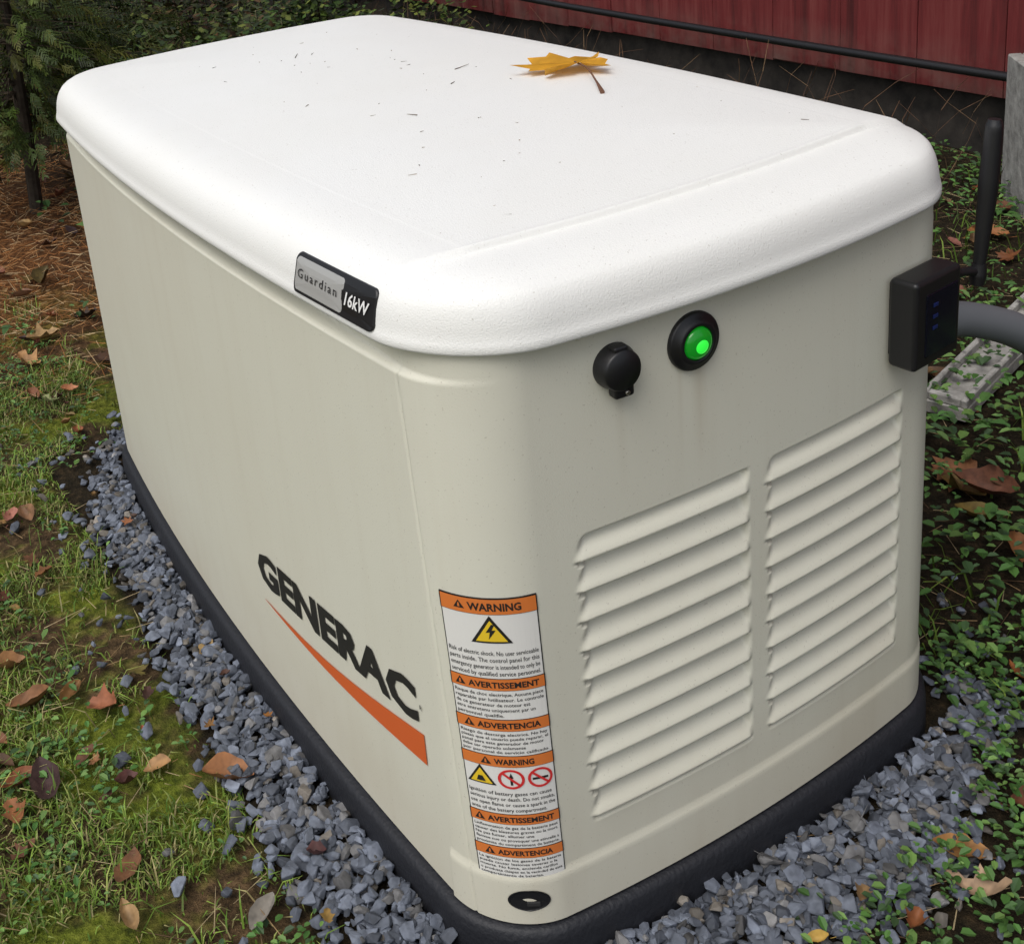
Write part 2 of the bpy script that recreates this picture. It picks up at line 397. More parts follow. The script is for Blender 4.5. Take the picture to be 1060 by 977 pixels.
tube('electrical_conduit',[(.60,.14,.447),(.70,.108,.437),(.78,.092,.420),(.88,.07,.362),(.98,.05,.24),(1.03,.04,.08),(1.04,.04,-.1)],.0215,M_con,None,res=14)
for x in (.12,.3,.48):
    mm=frame_at(sF(x),.648);turned('rim_rivet',mm,[(.003,0),(.0028,.0012),(.0015,.0018)],M_body,12)

# ---------------------------------------------------------------- ground
def gz(x,y):
    base=.012*noise.noise(Vector((x*1.3,y*1.3,0)))+.02*noise.noise(Vector((x*.35,y*.35,5)))+.007*noise.noise(Vector((x*6,y*6,2)))
    dx=max(-.16-x,0,x-.78);dy=max(-.25-y,0,y-1.4);d=math.hypot(dx,dy)
    k=min(1,d/.35);return (base)*k-.004
def spaced(a,b,step,far):
    c=list(np.arange(a,b,step));s=step;v=c[-1]
    while v<far: s*=1.25;v+=s;c.append(v)
    s=step;v=c[0];pre=[]
    while v>-far: s*=1.25;v-=s;pre.append(v)
    return pre[::-1]+c
gx=spaced(-1.2,3.2,.035,90);gy=spaced(-.8,4.5,.04,90)
V=[(x,y,gz(x,y)) for y in gy for x in gx];nx=len(gx);F=[(j*nx+i,j*nx+i+1,(j+1)*nx+i+1,(j+1)*nx+i) for j in range(len(gy)-1) for i in range(nx-1)]
M_gr=mat('lawn_soil',(.1,.08,.04),.95,spec=.15)
tc=nd(M_gr,'ShaderNodeTexCoord');n1=noise_n(M_gr,3.2,4,.6,tc.outputs['Object']);n2=noise_n(M_gr,60,5,.7,tc.outputs['Object']);n3=noise_n(M_gr,6.5,4,.6,tc.outputs['Object'])
soil=ramp(M_gr,n2.outputs[0],[(.3,(.018,.012,.007)),(.5,(.07,.045,.022)),(.72,(.19,.12,.06))])
moss=ramp(M_gr,n2.outputs[0],[(.3,(.03,.045,.006)),(.5,(.11,.14,.014)),(.72,(.25,.29,.04))])
rm=ramp(M_gr,n3.outputs[0],[(.45,(0,0,0)),(.57,(1,1,1))])
sx=nd(M_gr,'ShaderNodeSeparateXYZ');lk(M_gr,tc.outputs['Object'],sx.inputs[0])
def mrange(src,a,b):
    q=nd(M_gr,'ShaderNodeMapRange');q.inputs['From Min'].default_value=a;q.inputs['From Max'].default_value=b;lk(M_gr,src,q.inputs[0]);return q.outputs[0]
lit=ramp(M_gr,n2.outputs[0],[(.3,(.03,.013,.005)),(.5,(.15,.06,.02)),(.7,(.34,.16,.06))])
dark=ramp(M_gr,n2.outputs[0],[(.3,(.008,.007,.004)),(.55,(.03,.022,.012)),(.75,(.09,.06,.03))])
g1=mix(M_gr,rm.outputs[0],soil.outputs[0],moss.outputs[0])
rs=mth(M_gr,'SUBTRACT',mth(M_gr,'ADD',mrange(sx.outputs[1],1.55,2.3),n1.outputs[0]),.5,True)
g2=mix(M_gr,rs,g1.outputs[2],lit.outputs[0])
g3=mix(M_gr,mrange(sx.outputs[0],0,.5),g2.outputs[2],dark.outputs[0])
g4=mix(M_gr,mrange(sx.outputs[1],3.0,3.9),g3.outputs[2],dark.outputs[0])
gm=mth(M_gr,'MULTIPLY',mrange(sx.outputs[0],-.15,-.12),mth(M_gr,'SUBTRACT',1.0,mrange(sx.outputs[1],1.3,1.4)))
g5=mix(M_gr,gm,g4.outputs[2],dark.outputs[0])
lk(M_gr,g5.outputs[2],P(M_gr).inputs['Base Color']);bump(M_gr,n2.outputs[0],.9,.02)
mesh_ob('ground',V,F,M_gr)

class Batch:
    def __init__(s): s.V=[];s.F=[];s.C=[];s.n=0
    def add(s,v,f,c):
        v=np.asarray(v);s.V.append(v);s.F.extend([tuple(i+s.n for i in q) for q in f]);s.C.append(np.tile(np.array([*c,1.]),(len(v),1)));s.n+=len(v)
    def build(s,name,m,smooth=False,parent=None):
        V=np.concatenate(s.V);C=np.concatenate(s.C)
        return mesh_ob(name,V.tolist(),s.F,m,parent,smooth,cols=C)
def colmat(name,rough=.7,spec=.3,nscale=60,amt=.5,trans=0,bumpd=0):
    m=mat(name,(.5,.5,.5),rough,spec=spec)
    a=nd(m,'ShaderNodeAttribute');a.attribute_name='Col'
    n=noise_n(m,nscale,2,.6);r=ramp(m,n.outputs[0],[(.25,(1-amt,)*3),(.75,(1+amt*.4,)*3)])
    x=mix(m,1.0,a.outputs['Color'],r.outputs[0],'MULTIPLY');lk(m,x.outputs[2],P(m).inputs['Base Color'])
    if bumpd: bump(m,n.outputs[0],.6,bumpd)
    if trans:
        out=m.node_tree.nodes['Material Output'];t=nd(m,'ShaderNodeBsdfTranslucent');lk(m,x.outputs[2],t.inputs['Color'])
        ms=nd(m,'ShaderNodeMixShader');ms.inputs[0].default_value=trans;lk(m,P(m).outputs[0],ms.inputs[1]);lk(m,t.outputs[0],ms.inputs[2]);lk(m,ms.outputs[0],out.inputs['Surface'])
    return m
M_stone=colmat('crushed_stone',.7,.35,90,.45,0,.002)
M_leafd=colmat('dead_leaf',.6,.35,70,.5,0,.0015)
M_grass=colmat('grass_blades',.5,.3,20,.3,0)
M_foli=colmat('foliage',.55,.3,12,.5,0)
M_bark=colmat('bark',.9,.2,40,.5,0,0)
rocks=[]
for k in range(24):
    bm=bmesh.new();sc=np.array([1,random.uniform(.6,.95),random.uniform(.42,.75)])
    for i in range(13):
        v=Vector(rng.normal(size=3)).normalized()*random.uniform(.82,1.05);bm.verts.new((v.x*sc[0],v.y*sc[1],v.z*sc[2]))
    r=bmesh.ops.convex_hull(bm,input=bm.verts);bmesh.ops.delete(bm,geom=[e for e in r['geom_interior'] if isinstance(e,bmesh.types.BMVert)],context='VERTS')
    bmesh.ops.bevel(bm,geom=bm.edges[:],offset=.05,segments=1,affect='EDGES')
    bm.verts.index_update();rocks.append((np.array([v.co[:] for v in bm.verts]),[tuple(v.index for v in f.verts) for f in bm.faces]));bm.free()
def rotm(a,b,c): return np.array(Euler((a,b,c)).to_matrix())
def bandw(x,y):
    wdt=.076+.03*noise.noise(Vector((x*4,y*4,9)))
    if y<0 and x>.0: wdt=.120+.07*noise.noise(Vector((x*5,y*5,3)))-.075*max(0,(x-.38)/.27)
    if x<0 and y>1.0: wdt=max(.03,.085-(y-1.0)*.25)
    if x>.64 and y>0: wdt=.010+.02*noise.noise(Vector((x*5,y*5,3)))
    return wdt
def gravdist(x,y):
    bw=.0317*max(0,1-((y-.61)/.61)**2);bf=.0232*max(0,1-((x-.308)/.308)**2)
    dx=max(-.013-bw-x,0,x-.629-bw);dy=max(-.013-bf-y,0,y-1.233-bf);return math.hypot(dx,dy)
B=Batch();cnt=0
for i in range(46000):
    x=random.uniform(-.24,.86);y=random.uniform(-.36,1.42)
    d=gravdist(x,y)
    if d<=.003: continue
    if d>bandw(x,y)+random.gauss(0,.018):
        if random.random()>.012 or d>.3: continue
    if cnt>5600: break
    cnt+=1
    s=random.choice([.005,.007,.009,.010,.0115,.0130])*random.uniform(.85,1.15)
    if random.random()<.03: s*=1.4
    v,f=rocks[random.randrange(24)]
    z=random.uniform(0,.014)
    vv=(v*s)@rotm(random.uniform(-.7,.7),random.uniform(-.7,.7),random.uniform(0,6.28)).T+np.array([x,y,z])
    g=random.choice([.08,.11,.14,.17,.20])*random.uniform(.85,1.2)
    if random.random()<.05: g*=1.5
    t_=random.random()
    c=(g*.86,g*.97,g*1.20) if t_<.78 else ((g*1.0,g*.99,g*.99) if t_<.93 else (g*1.15,g*1.03,g*.88))
    B.add(vv,f,c)
B.build('gravel',M_stone)
def leaf_oval(size,curl,fold,elong=1.6,n=8,lobes=0):
    V=[];F=[];bend=random.uniform(-.25,.25)
    for i in range(n+1):
        t=i/n;w=math.sin(math.pi*min(1,t*.97+.02))**.75*(1-.25*t)/elong
        if lobes: w*=1+.35*math.sin(t*math.pi*lobes)
        x=(t-.5)
        for k,sx_ in enumerate((-1,-.5,0,.5,1)):
            yy=sx_*w*.5+bend*(x*x)
            zz=fold*abs(sx_*w*.5)*1.2+curl*(x*x)*1.2+curl*.8*(sx_*w*.5)**2*4*random.uniform(.5,1.2)+random.uniform(-.018,.018)
            V.append((x*size,yy*size,zz*size))
    for i in range(n):
        for k in range(4): F.append((i*5+k,i*5+k+1,(i+1)*5+k+1,(i+1)*5+k))
    b=len(V);by_=bend*.25;V+=[(-.5*size,(by_-.01)*size,0),(-.5*size,(by_+.01)*size,0),(-.75*size,(by_+.02)*size,.06*size),(-.75*size,by_*size,.06*size)];F.append((b,b+1,b+2,b+3))
    return np.array(V),F
def leaf_maple(size,curl,rnd=.03,sub=3,wave=.05):
    key=[(0,1.0),(10,.74),(18,.82),(27,.48),(38,.74),(50,.97),(58,.70),(66,.74),(80,.42),(95,.60),(112,.80),(122,.52),(140,.46),(165,.30),(180,.12)]
    out=[(math.radians(a),r) for a,r in key]+[(math.radians(-a),r) for a,r in key[-2:0:-1]]
    n=len(out);V=[(0,0,0)];F=[];ph=random.uniform(0,6)
    for k in range(1,sub+1):
        for a,r in out:
            rr=r*k/sub;x=rr*math.cos(a);y=rr*math.sin(a)
            z=curl*(rr**2)*(.55+.45*math.cos(3*a+ph))+rnd*random.uniform(-1,1)*k/sub + wave*math.cos(a*5)*rr
            V.append((x,y,z))
    for j in range(n): F.append((0,1+j,1+(j+1)%n))
    for k in range(sub-1):
        for j in range(n):
            q=(j+1)%n;F.append((1+k*n+j,1+(k+1)*n+j,1+(k+1)*n+q,1+k*n+q))
    return np.array(V)*size*.5,F
LC=[(.25,.11,.035),(.17,.08,.03),(.33,.18,.07),(.10,.045,.022),(.40,.26,.11),(.22,.09,.035),(.08,.04,.028),(.30,.15,.05)]
B=Batch()
def put_leaf(x,y,size,col=None,kind=None,tilt=.35,z=None,yaw=None,curl=None):
    kind=kind or random.choice('ooooom');cu=random.uniform(.2,1.3) if curl is None else curl
    v,f=leaf_oval(size,cu*.8,random.uniform(0,.7),random.uniform(1.2,2.0),lobes=random.choice([0,0,5])) if kind=='o' else leaf_maple(size,cu*.8,.05)
    R_=rotm(random.uniform(-tilt,tilt),random.uniform(-tilt,tilt),random.uniform(0,6.28) if yaw is None else yaw)
    zz=(gz(x,y)+.010 if z is None else z)
    vv=v@R_.T;vv=vv-np.array([0,0,vv[:,2].min()*.6]);vv=vv+np.array([x,y,zz]);B.add(vv,f,col or tuple(c*random.uniform(.7,1.25) for c in random.choice(LC)))
spec=[(-.131,.388,.062,(.30,.13,.05),'o'),(-.069,.619,.040,(.36,.24,.10),'o'),(-.195,.456,.036,(.36,.20,.08),'o'),(-.319,.503,.065,(.06,.030,.027),'o'),(-.345,.53,.05,(.24,.08,.03),'o'),(-.30,.66,.06,(.24,.11,.045),'o'),(.004,1.849,.08,(.42,.27,.12),'o'),(-.05,1.75,.07,(.40,.22,.09),'o'),
 (.438,-.185,.060,(.44,.30,.19),'o'),(.460,-.145,.055,(.36,.18,.06),'o'),(1.055,.287,.12,(.23,.10,.045),'m'),(1.03,.24,.09,(.16,.06,.03),'o'),(.575,-.155,.055,(.15,.055,.025),'o'),(1.9,.86,.09,(.3,.12,.04),'o'),(-.167,.196,.045,(.22,.20,.17),'o'),(-.22,.60,.045,(.3,.11,.05),'o'),(-.33,.9,.05,(.3,.13,.05),'o'),(-.27,.33,.05,(.2,.09,.04),'o'),(-.29,.27,.04,(.35,.22,.1),'o'),(-.36,.48,.05,(.28,.11,.04),'o'),(-.31,.75,.045,(.3,.15,.06),'o'),(-.36,.62,.04,(.2,.08,.035),'o')]
for x,y,s,c,k in spec: put_leaf(x,y,s,c,k,.25)
for i in range(400):
    x=random.uniform(-.9,.0);y=random.uniform(-.3,3.4)
    if x>-.15 and y<1.3: continue
    put_leaf(x,y,random.uniform(.014,.048))
for i in range(420):
    x=random.uniform(.0,2.35);y=random.uniform(-.5,4.5)
    if (x<.72 and -.22<y<1.4): continue
    put_leaf(x,y,random.uniform(.03,.085),col=tuple(c*random.uniform(.5,1) for c in random.choice(LC)))
for i in range(260):
    put_leaf(random.uniform(-1.5,2.3),random.uniform(3,7.5),random.uniform(.05,.10))
for i in range(8):
    put_leaf(random.uniform(-.13,-.05),random.uniform(.1,1.1),random.uniform(.016,.026),z=.02)
for i in range(4):
    put_leaf(random.uniform(.1,.6),random.uniform(-.2,-.12),random.uniform(.02,.035),z=.02)
B.build('fallen_leaves',M_leafd,True)
B=Batch()
def stick(B,x,y,z,l,w,yaw,tilt,c):
    d=np.array([math.cos(yaw)*math.cos(tilt),math.sin(yaw)*math.cos(tilt),math.sin(tilt)]);p=np.array([-math.sin(yaw),math.cos(yaw),0])*w;u=np.array([0,0,w*1.2]);a=np.array([x,y,z]);b=a+d*l
    B.add([a-p,a+p,a+u,b-p*.4,b+p*.4,b+u*.4],[(0,1,4,3),(1,2,5,4),(2,0,3,5),(0,2,1),(3,4,5)],c)
for i in range(9000):
    x=random.uniform(-1.2,.6);y=random.uniform(1.5,3.6)
    if random.random()<.5 and y<1.9: continue
    c=random.choice([(.38,.16,.05),(.48,.26,.11),(.22,.09,.03),(.55,.40,.22)])
    stick(B,x,y,gz(x,y)+random.uniform(0,.015),random.uniform(.02,.07),.0009,random.uniform(0,6.28),random.uniform(-.1,.5),c)
for i in range(5200):
    x=random.uniform(-.9,2.3);y=random.uniform(-.4,3)
    if -.05<x<.66 and -.05<y<1.25: continue
    if -.13<x<.7 and -.13<y<1.3 and random.random()<.85: continue
    stick(B,x,y,gz(x,y)+.006,random.uniform(.012,.07),.0007,random.uniform(0,6.28),random.uniform(-.1,.35),random.choice([(.3,.2,.1),(.12,.07,.04),(.45,.35,.2)]))
B.build('needle_litter',M_bark)
B=Batch()
def blade(x,y,z,h,w,yaw,lean,c):
    d=np.array([math.cos(yaw),math.sin(yaw),0]);p=np.array([-d[1],d[0],0])*w;o=np.array([x,y,z])
    m=o+d*h*lean*.35+np.array([0,0,h*.6]);t=o+d*h*lean+np.array([0,0,h*(1-.35*lean)])
    B.V.append(np.array([o-p,o+p,m+p*.8,m-p*.8,t]));n=B.n;B.F.append((n,n+1,n+2,n+3));B.F.append((n+3,n+2,n+4));B.C.append(np.tile(np.array([*c,1.]),(5,1)));B.n+=5
GC=[(.10,.19,.024),(.15,.25,.033),(.21,.31,.05),(.09,.13,.024),(.27,.31,.08),(.34,.30,.13)]
c=0
while c<36000:
    y=-.4+3.6*random.random()**1.25;x=random.uniform(-.95,.05)
    if x>-.125 and y<1.28: continue
    if x<-.45 and y<.2 and random.random()<.7: continue
    q=noise.noise(Vector((x*4.0,y*4.0,1)))+.6*noise.noise(Vector((x*13,y*13,4)))
    if q<.0+.22*random.random():
        if random.random()>.05: continue
    if y>1.5 and random.random()<(y-1.5)*1.1: continue
    c+=1
    col=random.choice(GC);k=random.uniform(.7,1.2)*(1+.5*noise.noise(Vector((x*3,y*3,77))));blade(x,y,gz(x,y),random.uniform(.006,.020)*(2.2 if random.random()<.12 else 1),random.uniform(.0006,.0013),random.uniform(0,6.28),random.uniform(.3,1.5),tuple(a*k for a in col))
for i in range(9000):
    x=random.uniform(.67,2.3);y=random.uniform(-.5,3.2)
    q=noise.noise(Vector((x*3.5,y*3.5,11)))
    if q<.0 and random.random()>.1: continue
    col=random.choice(GC[:4]);k=random.uniform(.4,.9);blade(x,y,gz(x,y),random.uniform(.02,.07),random.uniform(.001,.002),random.uniform(0,6.28),random.uniform(.3,1.2),tuple(a*k for a in col))
for i in range(16000):
    x=random.uniform(-1,2.35);y=random.uniform(3.6,7.5)
    q=noise.noise(Vector((x*1.5,y*1.5,21)))
    if q<.0 and random.random()>.15: continue
    col=random.choice(GC);k=random.uniform(.3,.8);blade(x,y,gz(x,y),random.uniform(.05,.18),random.uniform(.002,.004),random.uniform(0,6.28),random.uniform(.3,1.2),tuple(a*k for a in col))
B.build('grass',M_grass)
B=Batch()
def weed(x,y,size,n,k=1,h=.02):
    base=gz(x,y)
    for i in range(n):
        yaw=random.uniform(0,6.28);r=random.uniform(.1,1)*size*1.6;lz=base+random.uniform(.3,1)*h
        l=size*random.uniform(.5,1);w=l*.36;a=np.array([x+math.cos(yaw)*r,y+math.sin(yaw)*r,lz]);d=np.array([math.cos(yaw),math.sin(yaw),random.uniform(-.2,.5)])*l
        p=np.array([-math.sin(yaw),math.cos(yaw),0])*w;u=np.array([0,0,l*.15])
        g=random.choice([(.06,.15,.03),(.09,.20,.045),(.14,.25,.06),(.05,.10,.035)]);kk=k*random.uniform(.7,1.2)
        B.add([a,a+d*.3-p*.8+u,a+d*.7-p*.8+u,a+d,a+d*.7+p*.8+u,a+d*.3+p*.8+u,a+d*.5],[(0,1,2,6),(6,2,3),(6,3,4),(6,4,5,0)],tuple(v*kk for v in g))
for i in range(2800):
    y=-.3+3*random.random()**1.2;x=random.uniform(-.95,.02)
    if x>-.13 and y<1.26: continue
    if noise.noise(Vector((x*3,y*3,31)))<-.02 and random.random()>.12: continue
    weed(x,y,random.uniform(.006,.016),random.randint(4,9),1.05,.02)
for i in range(2800):
    x=random.uniform(.67,2.35);y=random.uniform(-.5,3.5)
    if noise.noise(Vector((x*3,y*3,41)))<-.15 and random.random()>.3: continue
    weed(x,y,random.uniform(.010,.030),random.randint(6,11),.9,.06)
for i in range(700):
    x=random.uniform(.25,.95);y=random.uniform(-.42,.05)
    if gravdist(x,y)<bandw(x,y)-.025: continue
    weed(x,y,random.uniform(.007,.018),random.randint(5,9),.95,.035)
for i in range(900):
    x=random.uniform(-1,2.35);y=random.uniform(1.6,7)
    if y<3.2 and x<.35 and random.random()<.8: continue
    weed(x,y,random.uniform(.02,.05),random.randint(5,10),.6,.10)
B.build('ground_weeds',M_foli)
# ---- lid debris and leaf
B=Batch()
v,f=leaf_maple(.185,.12,.03,4,.08)
v[:,1]*=.70
v[:,0]-=.012
vv=v@rotm(.04,.03,math.radians(158)).T+np.array([.508,.492,.7330])
B.add(vv,f,(.68,.34,.025))
mlf=B.build('maple_leaf',M_leafd,True)
M_yl=colmat('yellow_leaf',.5,.35,35,.35,.25,.001)
mlf.data.materials.clear();mlf.data.materials.append(M_yl)
tube('leaf_stem',[(.512,.488,.735),(.494,.440,.737),(.472,.395,.732),(.452,.358,.7275)],[.0011,.0010,.0012,.0028],mat('stem_brown',(.14,.06,.03),.6),mlf,res=6)
B=Batch()
def ltop(x,y):
    d=min(x,W-x,y,L-y);return float(np.interp(d,[p[0] for p in prof[10:]],[p[1] for p in prof[10:]]))+.0004
for i in range(75):
    x=random.uniform(.06,.56);y=random.uniform(.10,1.14);l=random.choice([.002,.002,.003,.004,.006,.010])*random.uniform(.6,1.2)
    stick(B,x,y,ltop(x,y),l,random.uniform(.0004,.0008),random.uniform(0,6.28),.02,random.choice([(.12,.09,.06),(.25,.18,.1),(.3,.26,.2)]))
for x,y,l,a in ((.41,.62,.03,.3),(.55,.80,.03,2.8),(.30,.90,.028,1.0),(.139,.097,.03,2.5),(.36,.55,.012,.6),(.25,.45,.015,2)):
    stick(B,x,y,ltop(x,y),l,.0008,a,.02,(.15,.12,.08))
B.build('lid_debris',M_bark)

# ---------------------------------------------------------------- barn
barn=empty('red_barn')
M_redw=mat('red_siding',(.17,.02,.022),.75,spec=.3)
tc=nd(M_redw,'ShaderNodeTexCoord');mp=nd(M_redw,'ShaderNodeMapping');mp.inputs['Scale'].default_value=(20,20,1.5);lk(M_redw,tc.outputs['Object'],mp.inputs[0])
n1=noise_n(M_redw,1,4,.65,mp.outputs[0]);r=ramp(M_redw,n1.outputs[0],[(.3,(.06,.010,.010)),(.5,(.14,.020,.020)),(.66,(.18,.040,.036)),(.80,(.28,.15,.13))])
nb=noise_n(M_redw,5,4,.7,tc.outputs['Object']);rb=ramp(M_redw,nb.outputs[0],[(.4,(0,0,0)),(.7,(1,1,1))])
sp=nd(M_redw,'ShaderNodeSeparateXYZ');lk(M_redw,tc.outputs['Object'],sp.inputs[0])
lowf=mth(M_redw,'MULTIPLY',mth(M_redw,'DIVIDE',mth(M_redw,'SUBTRACT',.32,sp.outputs[2]),.14,True),rb.outputs[0])
mx=mix(M_redw,mth(M_redw,'MULTIPLY',lowf,.7),r.outputs[0],(.18,.12,.10));lk(M_redw,mx.outputs[2],P(M_redw).inputs['Base Color']);bump(M_redw,n1.outputs[0],.5,.004)
M_fnd=mat('foundation',(.10,.09,.08),.9);n1=noise_n(M_fnd,14,4);r=ramp(M_fnd,n1.outputs[0],[(.3,(.008,.007,.006)),(.7,(.05,.042,.034))]);lk(M_fnd,r.outputs[0],P(M_fnd).inputs['Base Color']);bump(M_fnd,n1.outputs[0],.6,.01)
M_roof=mat('roof_shingle',(.06,.055,.05),.9)
X0=2.4
def bx(V,F,x0,x1,y0,y1,z0,z1):
    n=len(V);V+=[(x0,y0,z0),(x1,y0,z0),(x1,y1,z0),(x0,y1,z0),(x0,y0,z1),(x1,y0,z1),(x1,y1,z1),(x0,y1,z1)]
    F+=[tuple(n+i for i in q) for q in ((0,3,2,1),(4,5,6,7),(0,1,5,4),(1,2,6,5),(2,3,7,6),(3,0,4,7))]
V=[];F=[];y=-2.5
while y<4.6:
    o=random.uniform(-.002,.002);w_=.26;bx(V,F,X0+o,X0+.03,y,y+w_,.165+random.uniform(-.008,.008),2.5);y+=w_+.003
mesh_ob('siding_boards',V,F,M_redw,barn,False)
V=[];F=[];bx(V,F,X0+.031,6.4,-2.5,4.65,.16,2.5);mesh_ob('walls',V,F,M_redw,barn,False)
V=[];F=[];bx(V,F,X0+.05,6.38,-2.45,4.6,-.2,.159);mesh_ob('foundation_wall',V,F,M_fnd,barn,False)
V=[(2.15,-2.7,2.45),(4.4,-2.7,4.0),(6.65,-2.7,2.45),(2.15,4.85,2.45),(4.4,4.85,4.0),(6.65,4.85,2.45),(2.15,-2.7,2.52),(4.4,-2.7,4.08),(6.65,-2.7,2.52),(2.15,4.85,2.52),(4.4,4.85,4.08),(6.65,4.85,2.52)]
F=[(6,7,10,9),(7,8,11,10),(0,3,4,1),(1,4,5,2),(0,1,7,6),(1,2,8,7),(3,9,10,4),(4,10,11,5),(0,6,9,3),(2,5,11,8)]
mesh_ob('roof',V,F,M_roof,barn,False)
V=[(2.44,-2.5,2.5),(6.4,-2.5,2.5),(4.4,-2.5,3.95),(2.44,4.65,2.5),(6.4,4.65,2.5),(4.4,4.65,3.95)];mesh_ob('gables',V,[(0,1,2),(3,5,4)],M_redw,barn,False)
tube('black_hose_pipe',[(2.33,-2.2,.25),(2.33,-.5,.246),(2.335,.8,.248),(2.33,1.8,.252),(2.33,2.9,.262),(2.34,3.5,.27),(2.33,4.3,.27)],.0125,M_blk,None)
M_cmu=mat('concrete',(.42,.41,.38),.9);n1=noise_n(M_cmu,30,4,.7);r=ramp(M_cmu,n1.outputs[0],[(.3,(.18,.175,.16)),(.7,(.42,.41,.38))]);lk(M_cmu,r.outputs[0],P(M_cmu).inputs['Base Color']);bump(M_cmu,n1.outputs[0],.6,.006)
bm=bmesh.new()
def addbox(bm,c,s):
    r=bmesh.ops.create_cube(bm,size=1);bmesh.ops.scale(bm,vec=s,verts=r['verts']);bmesh.ops.translate(bm,vec=c,verts=r['verts'])
for cx in (-.08,.08): addbox(bm,(cx,0,.2),(.03,.19,.40))
for z in (.015,.2,.385): addbox(bm,(0,0,z),(.1296,.188,.03))
bmesh.ops.bevel(bm,geom=bm.edges[:],offset=.003,segments=1,affect='EDGES')
me=bpy.data.meshes.new('concrete_block');bm.to_mesh(me);bm.free();me.materials.append(M_cmu);o=link(bpy.data.objects.new('concrete_block',me));o.location=(2.20,.895,-.05);o.rotation_euler=(0,0,math.radians(-40))
bm=bmesh.new();addbox(bm,(0,0,.012),(.56,.075,.024))
for yy in (-.032,.032): addbox(bm,(0,yy,.032),(.558,.010,.016))
addbox(bm,(-.272,0,.032),(.012,.0535,.0155))
bmesh.ops.bevel(bm,geom=bm.edges[:],offset=.002,segments=1,affect='EDGES')
me=bpy.data.meshes.new('splash_block');bm.to_mesh(me);bm.free();me.materials.append(M_cmu);o=link(bpy.data.objects.new('splash_block',me));o.location=(1.45,.495,.008);o.rotation_euler=(0,math.radians(-1),math.radians(15))

# ---------------------------------------------------------------- trees and shrubs
def cedar(name,x,y,h,rad,z0,nspray,k=1.0,lnr=(.06,.12)):
    e=empty(name,(0,0,0));B=Batch();seg=10
    V=[];F=[]
    for i in range(8):
        t=i/7;r=.022*(1-t*.8)*(h/2.2)
        for j in range(seg):
            a=2*math.pi*j/seg;V.append((x+.03*math.sin(t*5)+r*math.cos(a),y+.02*math.cos(t*4)+r*math.sin(a),-.05+t*h))
    for i in range(7):
        for j in range(seg):
            q=(j+1)%seg;F.append((i*seg+j,i*seg+q,(i+1)*seg+q,(i+1)*seg+j))
    B.add(V,F,(.05,.04,.03))
    FB=Batch()
    for s in range(nspray):
        t=random.random()**1.7;zz=z0+t*(h-z0);R_=rad*(1-t*.7)*random.uniform(.2,1.05);a=random.uniform(0,6.28)
        if noise.noise(Vector((a*1.5,zz*3.2,x)))<-.16: continue
        tip=np.array([x+R_*math.cos(a),y+R_*math.sin(a),zz])
        if s%12==0: stick(B,x,y,zz+.1,R_*1.0,.003,a,-.1,(.06,.045,.03))
        ln=random.uniform(*lnr);dirn=np.array([math.cos(a),math.sin(a),random.uniform(-1.1,.1)]);dirn/=np.linalg.norm(dirn)
        sd=np.cross(dirn,[0,0,1]);sd/=np.linalg.norm(sd)+1e-6
        tw=random.uniform(-1.5,1.5);up=np.cross(sd,dirn);sd=sd*math.cos(tw)+up*math.sin(tw);up=np.cross(sd,dirn)
        g=random.choice([(.09,.15,.02),(.12,.17,.03),(.05,.08,.015),(.19,.20,.04)]);kk=k*random.uniform(.4,1.15)
        vs=[];fs=[]
        for m_ in range(6):
            for sg in (-1,1):
                p0=tip+dirn*ln*m_/6;l2=ln*.42*(1-m_/7.5)*random.uniform(.7,1.2);d2=dirn*random.uniform(.6,.9)+sd*sg*.6+up*random.uniform(-.3,.3)
                for q in range(2):
                    b0=p0+d2*l2*q/2;b1=p0+d2*l2*(q+1.1)/2;w=np.cross(d2,up)*.0022
                    o=len(vs);vs+=[b0-w,b0+w,b1+w*.6+np.array([0,0,-.004]),b1-w*.6+np.array([0,0,-.004])];fs.append((o,o+1,o+2,o+3))
        FB.add(vs,fs,tuple(v*kk for v in g))
    B.build('trunk',M_bark,False,e);FB.build('sprays',M_foli,False,e)
cedar('cedar_tree',.23,2.85,2.2,.34,.26,3400,.85,(.05,.10))
cedar('cedar_tree',.62,4.1,2.6,.5,.25,1400,.6,(.1,.17))
cedar('cedar_tree',-.45,3.4,2.6,.5,.3,500,.55,(.1,.17))
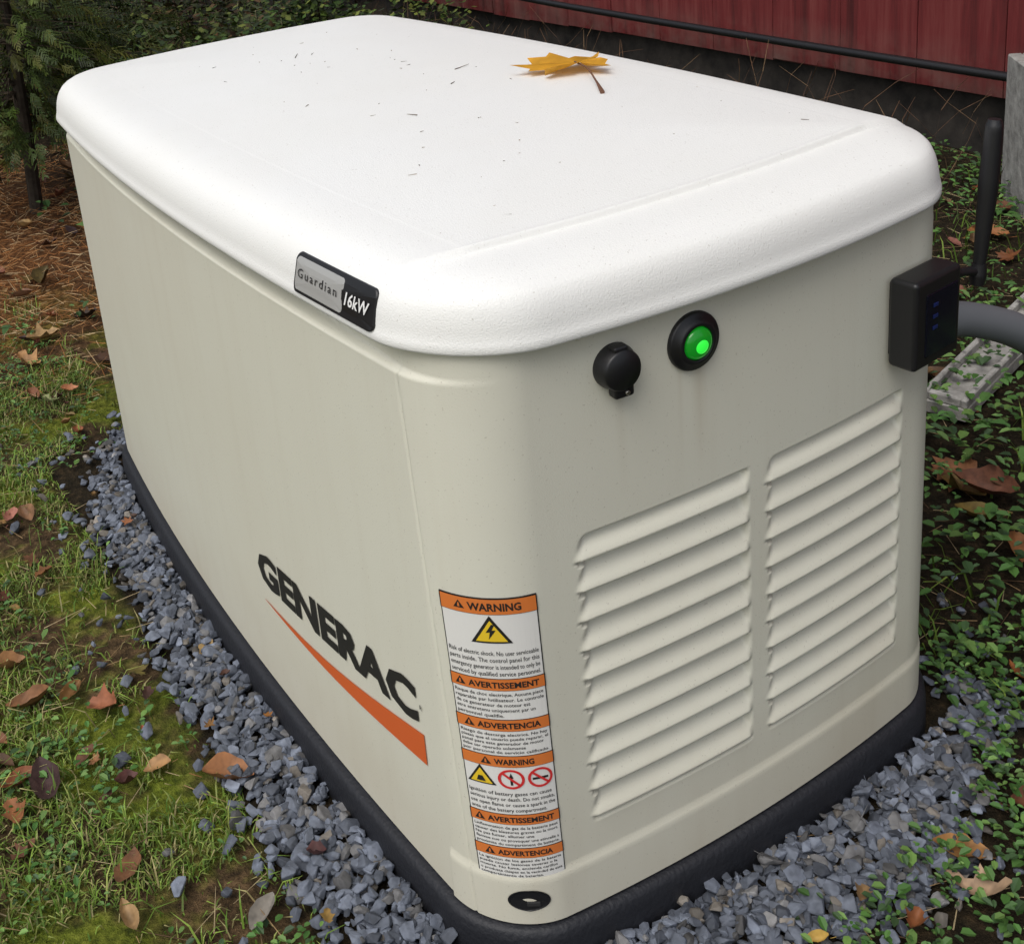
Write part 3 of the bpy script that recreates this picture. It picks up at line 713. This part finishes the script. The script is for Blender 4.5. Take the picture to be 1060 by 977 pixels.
def shrub(name,x,y,h,rad,n,lsz,k,cols,stems=14):
    e=empty(name);B=Batch();FB=Batch()
    for s in range(stems):
        a=random.uniform(0,6.28);p=np.array([x+random.uniform(-.1,.1),y+random.uniform(-.1,.1),0.])
        px=p.copy();ln=h*random.uniform(.6,1.1);seg=5
        for i in range(seg):
            d=np.array([math.cos(a)*.5*rad/h*(i*.3+.4),math.sin(a)*.5*rad/h*(i*.3+.4),1.]);d/=np.linalg.norm(d)
            a+=random.uniform(-.5,.5);stick(B,*px,ln/seg*1.02,.006*(1-i/seg)+.0015,math.atan2(d[1],d[0]),math.asin(d[2]),(.07,.05,.035));px=px+d*ln/seg
            for q in range(n//(stems*seg)):
                c=px+rng.normal(size=3)*rad*np.array([.38,.38,.25]);c[2]=max(c[2],random.uniform(.02,.12))
                if noise.noise(Vector(c*3.0))<-.12: continue
                yaw=random.uniform(0,6.28);l=lsz*random.uniform(.6,1.2);dd=np.array([math.cos(yaw),math.sin(yaw),random.uniform(-.7,.4)])*l;pp=np.array([-math.sin(yaw),math.cos(yaw),random.uniform(-.5,.5)])*l*.33
                g=random.choice(cols);kk=k*random.uniform(.5,1.25)
                FB.add([c,c+dd*.5-pp,c+dd,c+dd*.5+pp],[(0,1,2,3)],tuple(v*kk for v in g))
    B.build('stems',M_bark,False,e);FB.build('leaves',M_foli,False,e)
GS=[(.06,.12,.02),(.11,.18,.03),(.04,.07,.018),(.18,.22,.04)];BS=[(.15,.09,.04),(.09,.11,.025),(.07,.09,.025),(.25,.15,.06)]
for i,(x,y,h,r_,n,l,k,c) in enumerate([(1.0,5.2,.8,.55,3200,.05,.8,GS),(1.7,6.0,1.0,.6,2600,.06,.5,BS),(0.2,5.0,.9,.6,2600,.06,.6,BS),(1.35,4.4,.45,.4,2400,.045,.8,BS),(2.0,4.5,.42,.35,2000,.04,1.1,GS),(1.2,3.9,.35,.3,1500,.04,.9,GS),(2.7,5.4,.9,.5,2000,.05,.5,BS),(2.15,3.7,.28,.2,700,.035,.8,GS),(.75,3.3,.3,.28,1300,.035,.6,GS)]):
    shrub('shrub',x,y,h,r_,n,l,k,c)
B=Batch()
for i in range(170):
    x=random.uniform(1.95,2.34);y=random.uniform(.8,4.2);a=random.uniform(0,6.28);px=np.array([x,y,gz(x,y)]);til=random.uniform(.5,1.4)
    for s in range(4):
        l=random.uniform(.04,.10);stick(B,*px,l,.0013,a,til,random.choice([(.16,.09,.05),(.09,.05,.03),(.20,.13,.07)]));px=px+np.array([math.cos(a)*math.cos(til),math.sin(a)*math.cos(til),math.sin(til)])*l;til+=random.uniform(-.5,.2);a+=random.uniform(-.4,.4)
        if px[0]>2.36: break
B.build('dead_stems',M_bark)

# ---------------------------------------------------------------- light
w=bpy.data.worlds.new('World');scene.world=w;w.use_nodes=True;nt=w.node_tree
bg=nt.nodes['Background'];sky=nt.nodes.new('ShaderNodeTexSky');sky.sky_type='NISHITA';sky.sun_disc=False
az=math.atan2(-.75,-.35);el=math.radians(58)
sky.sun_elevation=el;sky.sun_rotation=az;sky.dust_density=4;sky.air_density=1.0
hs=nt.nodes.new('ShaderNodeHueSaturation');hs.inputs['Saturation'].default_value=.5;nt.links.new(sky.outputs[0],hs.inputs['Color']);nt.links.new(hs.outputs[0],bg.inputs[0]);bg.inputs[1].default_value=.15
sl=bpy.data.lights.new('sun','SUN');sl.energy=1.15;sl.angle=math.radians(40);sl.color=(1,.985,.96);so=bpy.data.objects.new('sun',sl);link(so)
d=Vector((math.sin(az)*math.cos(el),math.cos(az)*math.cos(el),math.sin(el)));so.rotation_euler=d.to_track_quat('Z','Y').to_euler()
cd=bpy.data.cameras.new('camera');co=bpy.data.objects.new('camera',cd);link(co)
co.location=(-.4182,-.7479,1.0854);co.rotation_euler=(1.2562,.1092,-.4998)
cd.sensor_width=36;cd.lens=1240/1060*36;cd.shift_x=.1431/1.06;cd.shift_y=-.2923/1.06;cd.clip_start=.02;cd.clip_end=400
scene.camera=co
scene.view_settings.view_transform='Standard';scene.view_settings.look='None';scene.view_settings.exposure=0
